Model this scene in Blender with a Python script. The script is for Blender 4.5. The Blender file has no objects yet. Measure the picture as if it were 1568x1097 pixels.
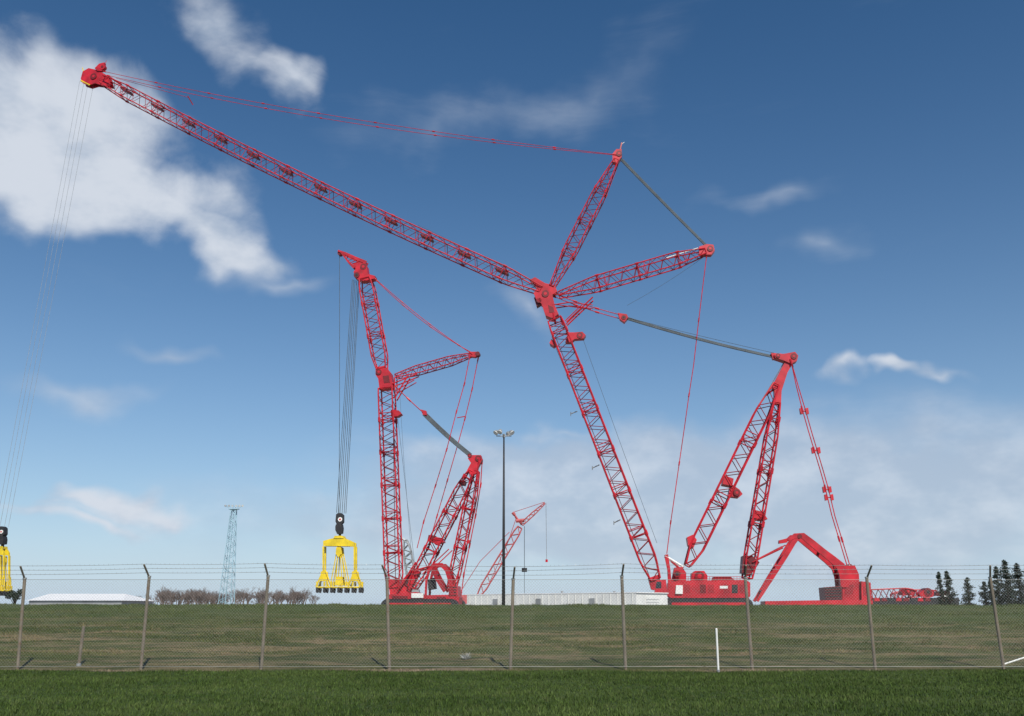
import bpy, math, random
import numpy as np
from mathutils import Vector, Matrix
random.seed(7); rng=np.random.default_rng(7)
scene=bpy.context.scene
# ------------------------------------------------------------------ camera
F=1400.0; PITCH=math.radians(15.3); CAMH=1.6
cam_d=bpy.data.cameras.new("camera"); cam=bpy.data.objects.new("camera",cam_d)
scene.collection.objects.link(cam); scene.camera=cam
cam.location=(0,0,CAMH); cam.rotation_euler=(math.radians(90)+PITCH,0,0)
cam_d.sensor_width=36; cam_d.lens=36*F/1568.0; cam_d.clip_end=20000; cam_d.clip_start=0.1
cp,sp=math.cos(PITCH),math.sin(PITCH)
def ray(u,v):
    a=(u-784)/F; b=(548.5-v)/F
    return Vector((a,cp-b*sp,sp+b*cp))
class Plane:
    """vertical plane through distance D at x0, heading slope k"""
    def __init__(s,D,x0=0,k=0.0):
        s.D=D;s.x0=x0;s.k=k
        s.n=Vector((-k,1,0)).normalized(); s.h=Vector((1,k,0)).normalized()
    def t(s,u,v):
        d=ray(u,v); return (s.D-s.k*s.x0)/(d.y-s.k*d.x)
    def p(s,u,v,off=0.0):
        return ray(u,v)*s.t(u,v)+Vector((0,0,CAMH))+s.n*off
    def m(s,u,v): return s.t(u,v)/F
# ------------------------------------------------------------------ materials
def new_mat(name):
    m=bpy.data.materials.new(name); m.use_nodes=True
    nt=m.node_tree; b=nt.nodes["Principled BSDF"]; return m,nt,b
def paint(name,col,rough=0.45,metal=0.0,var=0.25,scale=0.6,dirt=(0.12,0.09,0.07),dirtamt=0.25):
    m,nt,b=new_mat(name); N=nt.nodes; L=nt.links
    g=N.new("ShaderNodeNewGeometry")
    n=N.new("ShaderNodeTexNoise"); n.inputs["Scale"].default_value=scale; n.inputs["Detail"].default_value=3
    L.new(g.outputs["Position"],n.inputs["Vector"])
    r=N.new("ShaderNodeMapRange"); r.inputs[1].default_value=0.3;r.inputs[2].default_value=0.7
    r.inputs[3].default_value=1-var; r.inputs[4].default_value=1+var*0.5
    L.new(n.outputs["Fac"],r.inputs[0])
    mul=N.new("ShaderNodeVectorMath"); mul.operation='SCALE'; mul.inputs[0].default_value=col
    L.new(r.outputs[0],mul.inputs["Scale"])
    n2=N.new("ShaderNodeTexNoise"); n2.inputs["Scale"].default_value=scale*3.1; n2.inputs["Detail"].default_value=4
    L.new(g.outputs["Position"],n2.inputs["Vector"])
    r2=N.new("ShaderNodeMapRange"); r2.inputs[1].default_value=0.55;r2.inputs[2].default_value=0.75
    r2.inputs[3].default_value=0; r2.inputs[4].default_value=dirtamt; L.new(n2.outputs["Fac"],r2.inputs[0])
    mx=N.new("ShaderNodeMix"); mx.data_type='RGBA'
    L.new(r2.outputs[0],mx.inputs["Factor"]); L.new(mul.outputs[0],mx.inputs["A"]); mx.inputs["B"].default_value=(*dirt,1)
    L.new(mx.outputs["Result"],b.inputs["Base Color"])
    b.inputs["Roughness"].default_value=rough; b.inputs["Metallic"].default_value=metal
    return m
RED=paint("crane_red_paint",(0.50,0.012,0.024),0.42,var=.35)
MRED=paint("shaded_brace_and_panel_red",(0.32,0.008,0.016),0.45,var=.35)  # crane red darkened so braces carry shadow in their colour; also used for panels
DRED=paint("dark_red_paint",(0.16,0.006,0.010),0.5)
FRED=paint("faded_red_paint",(0.48,0.09,0.09),0.5)
ROPE=paint("steel_wire_rope",(0.11,0.13,0.14),0.6,0.2)
BLACK=paint("black_rubber_steel",(0.02,0.02,0.022),0.6)
WHITE=paint("white_paint",(0.76,0.76,0.72),0.5,var=0.1,dirtamt=0.15)
GREY=paint("grey_steel",(0.33,0.34,0.34),0.5,0.3)
GALV=paint("galvanized_steel",(0.36,0.36,0.34),0.5,0.5)
YEL=paint("yellow_paint",(0.76,0.56,0.02),0.45)
TEAL=paint("pale_blue_grey_steel",(0.32,0.50,0.58),0.5)
GLASS=paint("dark_cab_glass",(0.02,0.03,0.04),0.1)
RUST=paint("weathered_post_metal",(0.20,0.17,0.13),0.8,0.1,dirt=(0.15,0.08,0.04),dirtamt=0.7,scale=3)
ROOF=paint("white_roof_metal",(0.82,0.82,0.81),0.5,var=0.03,dirtamt=0.03)
BARK=paint("bark",(0.09,0.065,0.05),0.9,scale=4)
TWIG=paint("bare_twigs",(0.15,0.115,0.10),0.9,scale=0.2)
NEEDLE=paint("pine_needles",(0.020,0.036,0.018),0.8,var=0.6,scale=1.2,dirt=(0.05,0.06,0.03),dirtamt=0.4)
MATS=[RED,MRED,DRED,FRED,ROPE,BLACK,WHITE,GREY,GALV,YEL,TEAL,GLASS,RUST,ROOF,BARK,TWIG,NEEDLE]
IDX={m:i for i,m in enumerate(MATS)}
# ------------------------------------------------------------------ mesh builder
class MB:
    def __init__(s): s.v=[];s.f=[];s.mi=[]
    def frame(s,d):
        d=d.normalized(); a=Vector((0,0,1)) if abs(d.z)<0.9 else Vector((1,0,0))
        x=d.cross(a).normalized(); return x,d.cross(x).normalized()
    def tube(s,p,q,r,mat,n=6,r2=None,cap=False):
        p=Vector(p);q=Vector(q)
        if (q-p).length<1e-6: return
        if r2 is None:r2=r
        x,y=s.frame(q-p); b=len(s.v)
        for i in range(n):
            a=2*math.pi*i/n; o=x*math.cos(a)+y*math.sin(a)
            s.v.append(p+o*r); s.v.append(q+o*r2)
        for i in range(n):
            j=(i+1)%n; s.f.append((b+2*i,b+2*j,b+2*j+1,b+2*i+1)); s.mi.append(IDX[mat])
        if cap:
            s.f.append(tuple(b+2*i for i in range(n))[::-1]); s.mi.append(IDX[mat])
            s.f.append(tuple(b+2*i+1 for i in range(n))); s.mi.append(IDX[mat])
    def poly(s,pts,r,mat,n=5):
        for a,b in zip(pts[:-1],pts[1:]): s.tube(a,b,r,mat,n)
    def prism(s,pts,vec,mat):
        """polygon points extruded symmetric by +-vec"""
        b=len(s.v);n=len(pts)
        for p in pts: s.v.append(Vector(p)-vec)
        for p in pts: s.v.append(Vector(p)+vec)
        s.f.append(tuple(range(b,b+n))); s.f.append(tuple(range(b+2*n-1,b+n-1,-1)))
        s.mi+= [IDX[mat]]*2
        for i in range(n):
            j=(i+1)%n; s.f.append((b+i,b+n+i,b+n+j,b+j)); s.mi.append(IDX[mat])
    def box(s,c,ax,ay,az,mat):
        c=Vector(c); s.prism([c-ax-ay,c+ax-ay,c+ax+ay,c-ax+ay],az,mat)
    def abox(s,lo,hi,mat):
        lo=Vector(lo);hi=Vector(hi);c=(lo+hi)/2;h=(hi-lo)/2
        s.box(c,Vector((h.x,0,0)),Vector((0,h.y,0)),Vector((0,0,h.z)),mat)
    def ribbon(s,pts,ws,up_n,vec,mat):
        """thick beam along polyline pts with widths ws (in plane with normal up_n)"""
        L=[];R=[]
        for i,p in enumerate(pts):
            d=(pts[min(i+1,len(pts)-1)]-pts[max(i-1,0)]).normalized()
            sd=d.cross(up_n).normalized(); L.append(p+sd*ws[i]/2); R.append(p-sd*ws[i]/2)
        for i in range(len(pts)-1):
            s.prism([L[i],L[i+1],R[i+1],R[i]],vec,mat)
    def obj(s,name,parent=None,smooth=False):
        used=sorted(set(s.mi)); mp={k:i for i,k in enumerate(used)}
        me=bpy.data.meshes.new(name); me.from_pydata([tuple(v) for v in s.v],[],s.f)
        for k in used: me.materials.append(MATS[k])
        me.polygons.foreach_set("material_index",[mp[k] for k in s.mi])
        if smooth: me.polygons.foreach_set("use_smooth",[True]*len(me.polygons))
        me.update()
        o=bpy.data.objects.new(name,me); scene.collection.objects.link(o)
        if parent: o.parent=parent
        return o
def empty(name):
    e=bpy.data.objects.new(name,None); scene.collection.objects.link(e); e.empty_display_size=1; return e
def lattice(mb,A,B,n,w,d,taper,bays,rc,rb,mat=None,sag=0.0,joint=6,brmat=None,plates=True):
    """box lattice A->B. n: plane normal. w=(wA,wM,wB) in plane, d=(dA,dM,dB) along normal"""
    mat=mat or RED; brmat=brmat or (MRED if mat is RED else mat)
    ax=(B-A); L=ax.length; t=ax.normalized(); side=t.cross(n).normalized()
    def prof(w3,s):
        if taper[0]>0 and s<taper[0]: return w3[0]+(w3[1]-w3[0])*s/taper[0]
        if taper[1]>0 and s>1-taper[1]: return w3[2]+(w3[1]-w3[2])*(1-s)/taper[1]
        return w3[1]
    rows=[]
    for i in range(bays+1):
        s=i/bays; c=A+ax*s+Vector((0,0,-sag*4*s*(1-s)))
        hw=prof(w,s)/2; hd=prof(d,s)/2
        rows.append([c+side*hw-n*hd,c-side*hw-n*hd,c-side*hw+n*hd,c+side*hw+n*hd])
    for i in range(bays):
        a=rows[i];b=rows[i+1]
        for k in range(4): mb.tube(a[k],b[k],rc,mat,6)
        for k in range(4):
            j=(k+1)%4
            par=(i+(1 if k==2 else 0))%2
            m_=brmat if k!=2 or mat is not RED else DRED  # far-face braces take the dark red, shade put into their colour
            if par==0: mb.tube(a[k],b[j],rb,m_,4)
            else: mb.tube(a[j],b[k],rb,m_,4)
        if joint and i%joint==0 and 0<i<bays:
            for k in range(4):
                mb.tube(a[k],a[(k+1)%4],rb*1.35,mat,4)
                mb.tube(a[k]-t*rc*3,a[k]+t*rc*3,rc*1.7,mat,6,cap=True)
            mb.tube(a[0],a[2],rb,brmat,4)
            if plates:
                c2=rows[i+1]
                for k in (0,2):
                    mb.tube(c2[k],c2[(k+1)%4],rb*1.2,mat,4)
    for r in (rows[0],rows[-1]):
        for k in range(4): mb.tube(r[k],r[(k+1)%4],rb*1.4,mat,4)
    return rows
def bez(a,b,sag,n=14):
    return [a.lerp(b,i/n)+Vector((0,0,-sag*4*(i/n)*(1-i/n))) for i in range(n+1)]
def pendant(mb,pts,r,mat,P,every=3,jr=2.2):
    mb.poly(pts,r,mat,5)
    for i in range(0,len(pts),every):
        j=min(i+1,len(pts)-1)
        if j==i: continue
        d=(pts[j]-pts[i]).normalized()
        mb.tube(pts[i]-d*r*5,pts[i]+d*r*5,r*jr,mat,6,cap=True)
def sheave(mb,c,n,r,h,mat,hub=None):
    mb.tube(c-n*h,c+n*h,r,mat,18,cap=True)
    if hub: mb.tube(c-n*(h+0.04),c+n*(h+0.04),r*0.45,hub,14,cap=True)
def hook_spreader(parent,P,u,v,sc,wf=1.0):
    """hook block whose sheave centre is at (u,v)"""
    q=lambda du,dv,off=0: P.p(u+du*sc,v+dv*sc,off)
    m=P.m(u,v)*sc; n=P.n
    mb=MB()
    mb.prism([q(-5,-8),q(-2,-10),q(3,-10),q(6,-7),q(6,4),q(3,8),q(-4,8),q(-6,3)],n*0.6,BLACK)
    sheave(mb,q(1.5,0),n,3.4*m,0.72,WHITE,RED)
    mb.prism([q(-5,7.9),q(4,7.9),q(5,14),q(4,22),q(-3,23),q(-6,17),q(-6,11)],n*0.7,BLACK)
    mb.tube(q(0,22.5),q(0,29),0.3,BLACK,8)
    mb.obj("hook_block",parent)
    mb=MB(); W=24.5*wf
    for off in (-0.8,0.8):
        mb.prism([q(-W,37,off),q(-W,34,off),q(-14*wf,31,off),q(-5*wf,29,off),q(6*wf,29,off),q(14*wf,32,off),q(W,37,off),q(W,42.5,off),q(-W,42,off)],n*0.22,YEL)
        for sx in (-1,1):
            mb.prism([q(sx*W-1.2,42.2,off),q(sx*W+1.2,42.8,off),q(sx*W+1.0,84,off),q(sx*W-1.0,84,off)],n*0.2,YEL)
    mb.prism([q(-6*wf,26),q(6*wf,26),q(8*wf,30),q(-8*wf,30)],n*1.2,YEL)
    mb.obj("spreader_beam",parent)
    mb=MB()
    for off in (-1.1,1.1):
        for x0,x1 in ((-2,-13),(-1,-5),(1,6),(2,14)):
            mb.tube(q(x0*wf,43,off*0.6),q(x1*wf,104,off),0.13*max(wf,.5),YEL,5)
        for x0,x1 in ((-W,-W-11*wf),(-W,-W+9*wf),(W,W-9*wf),(W,W+9*wf)):
            mb.tube(q(x0,80,off*0.6),q(x1,106,off),0.2*max(wf,.5),YEL,5)
        mb.tube(q(-W-11*wf,107,off),q(W+10*wf,107,off),0.2,YEL,6,cap=True)
        for i in range(7):
            x=-W-9*wf+i*(2*W+18*wf)/6
            mb.prism([q(x-1.5*wf,107,off),q(x+1.5*wf,107,off),q(x+2.2*wf,111,off),q(x+1*wf,116,off),q(x-1.8*wf,115,off)],n*0.3,BLACK)
            mb.prism([q(x-1.6*wf,98,off),q(x+1.6*wf,98,off),q(x+1.2*wf,105,off),q(x-1.2*wf,105,off)],n*0.15,YEL)
        mb.prism([q(-3.5*wf,44,off),q(3.5*wf,44,off),q(4.5*wf,54,off),q(0,60,off),q(-4.5*wf,54,off)],n*0.12,YEL)
        mb.prism([q(-4*wf,90,off),q(4*wf,90,off),q(6*wf,104,off),q(-6*wf,104,off)],n*0.12,YEL)
        for sx in (-1,1):
            mb.prism([q(sx*W-3*wf,82,off),q(sx*W+3*wf,82,off),q(sx*W+5*wf,97,off),q(sx*W-5*wf,97,off)],n*0.12,YEL)
    mb.tube(q(-W-10*wf,107,-1.1),q(-W-10*wf,107,1.1),0.2,YEL,6); mb.tube(q(W+9*wf,107,-1.1),q(W+9*wf,107,1.1),0.2,YEL,6)
    mb.obj("sling_frame",parent)

def crawler(mb,c,h,n,L,H,W):
    """track frame: c centre, h heading, n lateral, rounded ends"""
    up=Vector((0,0,1)); pts=[]
    for i in range(9):
        a=math.pi/2+math.pi*i/8; pts.append(c+h*(-L/2+H/2)+h*math.cos(a)*H/2+up*math.sin(a)*H/2)
    for i in range(9):
        a=-math.pi/2+math.pi*i/8; pts.append(c+h*(L/2-H/2)+h*math.cos(a)*H/2+up*math.sin(a)*H/2)
    mb.prism(pts,n*W/2,BLACK)
    for i in range(int(L/0.9)):
        x=-L/2+H/2+i*0.9
        if x<L/2-H/2:
            for s_ in (1,-1): mb.box(c+h*x+up*s_*(H/2+0.06),h*0.33,n*(W/2+0.1),up*0.055,BLACK)
            for s_ in (1,-1): mb.tube(c+h*x-up*H*0.28+n*s_*(W/2),c+h*x-up*H*0.28+n*s_*(W/2+0.12),0.32,DRED,10,cap=True)
    for s_ in (1,-1):
        mb.box(c+n*s_*(W/2+0.04),h*(L/2-H*0.6),n*0.038,up*H*0.18,RED)

# ================================================================== MAIN CRANE
YARD=1.0
C=empty("crawler_crane"); P=Plane(170,25,-0.12); n=P.n; q=P.p
def px(u,v,w): return P.m(u,v)*w
# jib
mb=MB()
A=q(829,446);B=q(158,124)
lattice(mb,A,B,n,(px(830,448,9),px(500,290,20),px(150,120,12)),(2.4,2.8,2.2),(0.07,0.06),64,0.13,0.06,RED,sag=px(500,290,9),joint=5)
f=lambda s:A.lerp(B,s)+Vector((0,0,-px(500,290,9)*4*s*(1-s)))
tt=(B-A).normalized(); sd=tt.cross(n).normalized()
for i in range(4,60,5):
    s0=(i+0.4)/64;s1=(i+2.0)/64
    mb.ribbon([f(s0)-sd*.4,f(s1)-sd*.4],[0.35,0.35],n,n*0.8,DRED)
for i in range(3,61):
    mb.tube(f(i/64)-sd*1.0+n*.3,f((i+1)/64)-sd*1.0+n*.3,0.05,DRED,4)
mb.obj("luffing_jib",C)
mb=MB()
mb.prism([q(124,121),q(127,110),q(136,105),q(150,108),q(166,117),q(170,131),q(160,132),q(146,128),q(136,131),q(127,128)],n*0.12,RED)
mb.prism([q(124,121,1.4),q(127,110,1.4),q(136,105,1.4),q(150,108,1.4),q(166,117,1.4),q(170,131,1.4),q(146,128,1.4),q(136,131,1.4),q(127,128,1.4)],n*0.12,RED)
mb.prism([q(146,106),q(153,99),q(161,97),q(161,103),q(157,110),q(150,110)],n*0.35,RED)
for du in (0,1,2):
    sheave(mb,q(131,120,0.1+0.55*du),n,px(130,122,6.5),0.12,DRED,YEL)
sheave(mb,q(158,104),n,px(158,104,4.5),0.42,RED,DRED)
sheave(mb,q(144,118,.6),n,px(140,116,5),0.9,DRED,RED)
mb.tube(q(128,110),q(126,104),0.1,YEL,5); mb.tube(q(124,124),q(138,131),0.2,YEL,6)
mb.tube(q(161,98),q(163,93),0.06,RED,4)
mb.tube(q(166,117),q(186,130),0.22,RED,6)
mb.obj("jib_head",C)
# jib pendants
mb=MB()
for off in (-0.8,0.8):
    a=q(163,113,off);b=q(944,240 if off<0 else 235,off)
    pts=bez(a,b,px(500,200,12 if off<0 else 16),27); pendant(mb,pts,0.06,RED,P,3,2.4)
mb.tube(q(178,120),q(290,150),0.05,RED,4)
mb.tube(q(290,150,-.8),q(293,158,.8),0.12,RED,5)
mb.obj("jib_pendant_bars",C)
# struts
mb=MB()
lattice(mb,q(845,440),q(944,246),n,(px(843,440,6),px(890,340,19),px(944,246,7)),(2.0,2.5,1.4),(0.28,0.28),20,0.125,0.06,RED,joint=5)
mb.prism([q(938,238),q(944,231),q(952,231),q(952,243),q(945,252),q(938,250)],n*0.7,RED)
sheave(mb,q(948,238),n,px(948,238,4.5),0.85,DRED,RED)
mb.tube(q(949,232),q(952,219),0.16,FRED,5); mb.tube(q(952,221),q(956,218),0.08,WHITE,4)
lattice(mb,q(856,452),q(1080,386),n,(px(850,455,6),px(970,415,20),px(1080,386,8)),(2.0,2.5,1.6),(0.25,0.2),22,0.125,0.06,RED,joint=6)
mb.prism([q(1070,380),q(1082,376),q(1092,377),q(1094,386),q(1089,392),q(1078,392),q(1070,391)],n*0.7,RED)
sheave(mb,q(1087,383),n,px(1087,383,4.5),0.85,DRED,RED)
mb.tube(q(1068,383,-1),q(1020,398,-1),0.1,WHITE,5)
mb.obj("jib_struts",C)
# rope bundles
mb=MB()
def bundle(mb,P,a,b,cnt,wpx,r,sagpx=0,mat=ROPE):
    mm=P.m(*a)*wpx
    A_=P.p(*a);B_=P.p(*b); s_=(B_-A_).cross(P.n).normalized()
    for i in range(cnt):
        o=(i/(cnt-1)-0.5)
        pts=bez(A_+s_*mm*o+P.n*o*1.0,B_+s_*mm*o*0.9+P.n*o,P.m(*a)*sagpx,8); mb.poly(pts,r,mat,4)
bundle(mb,P,(951,244),(1084,379),6,6.0,0.09,1)
bundle(mb,P,(958,487),(1186,547),6,6.0,0.09,3)
mb.poly(bez(q(958,486),q(1190,542),px(1000,500,1),8),0.04,ROPE,4)
mb.obj("luffing_rope_reeving",C)
mb=MB()
mb.prism([q(946,481),q(960,483),q(962,488),q(956,495),q(949,490)],n*0.7,RED)
sheave(mb,q(955,488),n,px(955,488,3.5),0.8,DRED,BLACK)
for o in (-0.7,0.7):
    pendant(mb,bez(q(848,452+o,o),q(948,485+o*2,o),px(900,470,2),6),0.085,RED,P,2)
for o in (-0.35,0.35):
    pts=[q(1082,392,o),q(1076,440,o),q(1070,490,o),q(1062,560,o),q(1055,605,o),q(1048,655,o),q(1040,710,o),q(1034,752,o),q(1027,800,o),q(1021,848,o)]
    pendant(mb,pts,0.07,RED,P,2,1.9)
mb.prism([q(1180,542),q(1196,543),q(1193,550),q(1183,551)],n*0.6,RED)
mb.obj("luffing_pendants",C)
# boom
mb=MB()
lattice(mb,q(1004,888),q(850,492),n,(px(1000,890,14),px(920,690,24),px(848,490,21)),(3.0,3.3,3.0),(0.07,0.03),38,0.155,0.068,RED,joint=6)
mb.prism([q(992,886),q(1009,880),q(1012,898),q(1007,905),q(997,903)],n*1.3,RED)
for (a,b) in (((884,630),(874,634)),((918,712),(907,717)),((950,796),(940,801))):
    mb.tube(q(*a),q(*b),0.1,GREY,4); mb.tube(q(b[0],b[1]-3),q(b[0],b[1]+3),0.08,GREY,4)
mb.tube(q(852,520,-1.0),q(995,885,-1.0),0.06,DRED,4)
mb.obj("main_boom",C)
mb=MB() # boom top transition
mb.prism([q(824,444),q(838,444),q(846,452),q(850,470),q(856,484),q(846,490),q(836,486),q(830,468),q(822,462),q(818,452)],n*1.2,RED)
mb.prism([q(812,431),q(820,427),q(835,436),q(850,440),q(854,449),q(844,455),q(828,450)],n*0.9,RED)
sheave(mb,q(836,453),n,px(836,453,5.5),1.35,DRED,RED); sheave(mb,q(826,463),n,px(826,463,4),1.2,DRED)
mb.prism([q(818,458),q(826,456),q(830,466),q(822,471)],n*0.8,DRED)
mb.prism([q(840,470,-1.22),q(848,474,-1.22),q(850,482,-1.22),q(842,482,-1.22)],n*0.03,DRED)
for o in (-1.1,1.1):
    mb.tube(q(868,496,o),q(908,458,o),0.15,RED,6); mb.tube(q(866,494,o),q(893,468,o),0.1,RED,6)
    mb.tube(q(846,470,o),q(872,466,o),0.12,RED,6); mb.tube(q(872,466,o),q(908,470,o),0.09,RED,6)
    mb.tube(q(848,482,o),q(850,494,o),0.25,RED,6); mb.tube(q(858,486,o),q(862,496,o),0.2,RED,6)
mb.tube(q(846,466),q(905,474),0.1,RED,5)
mb.prism([q(870,511),q(880,511),q(892,510),q(897,515),q(894,520),q(880,521),q(874,526),q(866,526)],n*0.8,RED)
sheave(mb,q(888,515.5),n,px(889,516,4.5),0.9,DRED,RED)
mb.prism([q(845,522),q(842,528),q(848,532),q(852,528)],n*1.2,RED)
mb.obj("boom_top",C)
# thin ropes behind boom, along jib
mb=MB()
mb.poly(bez(q(893,520),q(1006,832),px(950,700,2),8),0.035,ROPE,4)
mb.poly(bez(q(832,446),q(600,340),0,4),0.03,ROPE,4)
mb.poly(bez(q(1080,392),q(960,468),px(1000,430,3),8),0.03,ROPE,4)
mb.poly(bez(q(850,530),q(985,870),px(950,700,-4),8),0.03,ROPE,4)
mb.poly(bez(q(820,432),q(640,345),0,4),0.03,ROPE,4)
# main hoist
for i,(ua,ub) in enumerate(((126,-1),(130,2),(133,5),(139,8))):
    o=(-1.0,-0.4,0.4,1.0)[i]
    a=q(ua,128,o); b=q(ub,806,o)
    mb.poly(bez(a,b,0,24),0.035,GREY,4)
mb.obj("hoist_ropes",C)
hook_spreader(C,P,4,815,0.84,0.3)
# derrick mast legs
mb=MB()
lattice(mb,q(1053,866),q(1188,590),n,(px(1055,860,8),px(1120,720,21),px(1190,590,9)),(5.0,4.0,2.0),(0.1,0.16),21,0.17,0.08,RED,joint=7)
lattice(mb,q(1144,886),q(1189,618),n,(px(1145,880,10),px(1165,760,16),px(1190,615,9)),(5.0,4.0,2.0),(0.1,0.2),20,0.17,0.08,RED,joint=6)
mb.prism([q(1182,592),q(1202,554),q(1209,548),q(1212,560),q(1205,572),q(1196,600),q(1195,620),q(1185,620),q(1185,600)],n*0.7,RED)
mb.prism([q(1184,545),q(1200,544),q(1216,541),q(1221,547),q(1219,555),q(1210,559),q(1198,554),q(1186,550)],n*1.0,RED)
sheave(mb,q(1214,548),n,px(1214,548,4.5),1.15,DRED,RED); sheave(mb,q(1190,547),n,px(1190,547,3.5),1.15,DRED,RED)
mb.tube(q(1172,606),q(1196,588),0.2,RED,6); mb.tube(q(1206,548),q(1192,610),0.12,RED,5)
mb.tube(q(1168,612),q(1200,556),0.08,GREY,4)
mb.prism([q(1118,742),q(1131,751),q(1136,758),q(1130,763),q(1114,761)],n*1.2,RED)
sheave(mb,q(1127,756),n,px(1127,756,5),1.5,DRED,RED)
mb.prism([q(1108,730),q(1122,735),q(1120,746),q(1105,743)],n*1.6,RED)
mb.prism([q(1051,824),q(1060,820),q(1066,828),q(1061,840),q(1053,836)],n*1.8,RED)
mb.prism([q(1154,782),q(1167,785),q(1174,796),q(1162,798),q(1152,794)],n*1.2,RED)
mb.prism([q(1136,852),q(1150,852),q(1161,862),q(1158,867),q(1147,882),q(1134,878)],n*1.8,DRED)
mb.obj("derrick_mast",C)
# rear pendants to counterweight
mb=MB()
for o,du in ((-1.1,-4.5),(1.1,4.5)):
    pts=[q(1212+du*.5,556,o),q(1221+du*.8,592,o),q(1231+du,628,o),q(1240+du,660,o),q(1249+du,690,o),q(1258+du,720,o),q(1266+du,748,o),q(1276+du,790,o),q(1287+du,826,o),q(1299+du,866,o)]
    pendant(mb,pts,0.10,RED,P,2,1.8)
for u,v in ((1231,630),(1249,690),(1266,750),(1269,762)):
    for du in (-4.5,4.5): mb.prism([q(u+du-2.6,v-4),q(u+du+1.6,v-5),q(u+du+3,v+4),q(u+du-1.2,v+5)],n*0.3,RED)
    mb.tube(q(u-5,v,0),q(u+5,v,0),0.12,RED,6)
mb.obj("backstay_pendants",C)
# body
mb=MB()
mb.prism([q(1022,893),q(1040,890),q(1140,889),q(1146,893),q(1146,914),q(1138,919),q(1030,919),q(1020,912)],n*2.6,RED)
mb.prism([q(1058,879),q(1063,875),q(1077,875),q(1082,882),q(1082,890),q(1058,890)],n*1.8,RED)
sheave(mb,q(1070,883),n,px(1070,883,7),2.1,DRED,RED)
mb.prism([q(1032,870),q(1044,869),q(1050,878),q(1050,890),q(1028,891)],n*1.5,RED)
mb.prism([q(1092,884),q(1118,884),q(1124,889.4),q(1090,889.4)],n*1.5,DRED)
mb.tube(q(1018,852,-1.2),q(1046,869,-1.2),0.22,WHITE,6,cap=True); mb.tube(q(1018,852,1.2),q(1040,866,1.2),0.22,WHITE,6,cap=True)
for o in (-1.2,1.2):
    mb.ribbon([q(1020,850,o),q(1024,872,o),q(1026,900,o)],[0.6,0.45,0.6],n,n*0.2,RED)
    mb.tube(q(1024,856,o),q(1044,874,o),0.14,RED,6); mb.tube(q(1046,868,o),q(1034,893,o),0.14,RED,6)
for i in range(8):
    u=1046+i*12; mb.prism([q(u,896,-2.63),q(u+9,896,-2.63),q(u+9,909,-2.63),q(u,909,-2.63)],n*0.02,(MRED,RED,DRED,MRED,RED,MRED,BLACK,MRED)[i])
for i in range(24):
    u=1034+i*4.6; mb.tube(q(u,890,-2.5),q(u,884,-2.5),0.035,RED,4)
mb.tube(q(1034,884,-2.5),q(1140,884,-2.5),0.04,RED,4); mb.tube(q(1034,887,-2.5),q(1140,887,-2.5),0.03,RED,4)
mb.prism([q(1034,897,-2.8),q(1044,897,-2.8),q(1044,910,-2.8),q(1033,910,-2.8)],n*0.15,WHITE)
mb.prism([q(1100,898,-2.66),q(1112,898,-2.66),q(1112,902,-2.66),q(1100,902,-2.66)],n*0.02,WHITE)
mb.prism([q(1022,916,-2.8),q(1144,916,-2.8),q(1144,919,-2.8),q(1022,919,-2.8)],n*0.15,DRED)
cab=[q(1003,890,-4),q(1018,889,-4),q(1020,909,-4),q(1001,909,-4)]
mb.prism(cab,n*0.9,RED); mb.prism([q(1004,892,-4),q(1011,892,-4),q(1011,902,-4),q(1002.5,902,-4)],n*0.94,GLASS)
sheave(mb,q(1036,880,-1),n,px(1036,878,5),1.2,DRED,BLACK)
mb.obj("rotating_bed",C)
mb=MB()
cb=q(1080,919); cb.z=0
for o in (-5.2,5.2):
    crawler(mb,Vector((cb.x,cb.y,YARD+1.15))+n*o,P.h,n,15.0,2.1,2.0)
mb.box(Vector((cb.x,cb.y,YARD+1.6)),P.h*3.2,n*4.2,Vector((0,0,0.55)),DRED)
mb.tube(Vector((cb.x,cb.y,YARD+2.1)),q(1080,919)*1.0,2.6,DRED,20)
mb.obj("crawler_tracks",C)
# counterweight arm
mb=MB()
for o in (-2.0,2.0):
    mb.ribbon([q(1157,921,o),q(1180,884,o),q(1200,852,o),q(1212,832,o),q(1219,824,o)],[px(1180,880,w) for w in (4,6,7,7,6)],n,n*0.25,RED)
    mb.ribbon([q(1204,829,o),q(1214,822,o),q(1226,822,o),q(1240,833,o),q(1256,846,o),q(1270,857,o),q(1283,868,o),q(1288,882,o),q(1289,900,o)],[px(1250,850,w) for w in (3,7,9,10,10,11,13,13,11)],n,n*0.3,RED)
    mb.tube(q(1158,858,o),q(1196,840,o),0.17,RED,6)
    mb.tube(q(1150,862,o),q(1200,836,o),0.12,RED,6)
    sheave(mb,q(1221,823,o),n,px(1221,823,3.5),0.36,DRED)
for u,v in ((1222,824),(1200,853),(1256,846),(1284,872),(1166,906)):
    mb.tube(q(u,v,-2.0),q(u,v,2.0),0.25,DRED,8)
mb.prism([q(1192,828),q(1204,825),q(1205,831),q(1192,833)],n*0.5,RED)
mb.obj("counterweight_arm",C)
mb=MB()
mb.prism([q(1286,874),q(1291,867),q(1305,867),q(1311,880),q(1313,920),q(1286,920)],n*2.0,RED)
mb.prism([q(1313,891),q(1327,893),q(1328,922),q(1313.5,922)],n*2.8,RED)
mb.prism([q(1258,900),q(1284,898),q(1284,920),q(1260,921)],n*2.6,DRED)
for i in range(5):
    mb.prism([q(1258,901+i*4.1,-2.66),q(1283,899.5+i*4.3,-2.66),q(1283,901.6+i*4.3,-2.66),q(1259,903+i*4.1,-2.66)],n*0.04,BLACK)
mb.prism([q(1290,896,-2.06),q(1302,896,-2.06),q(1302,910,-2.06),q(1290,910,-2.06)],n*0.04,MRED)
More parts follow.
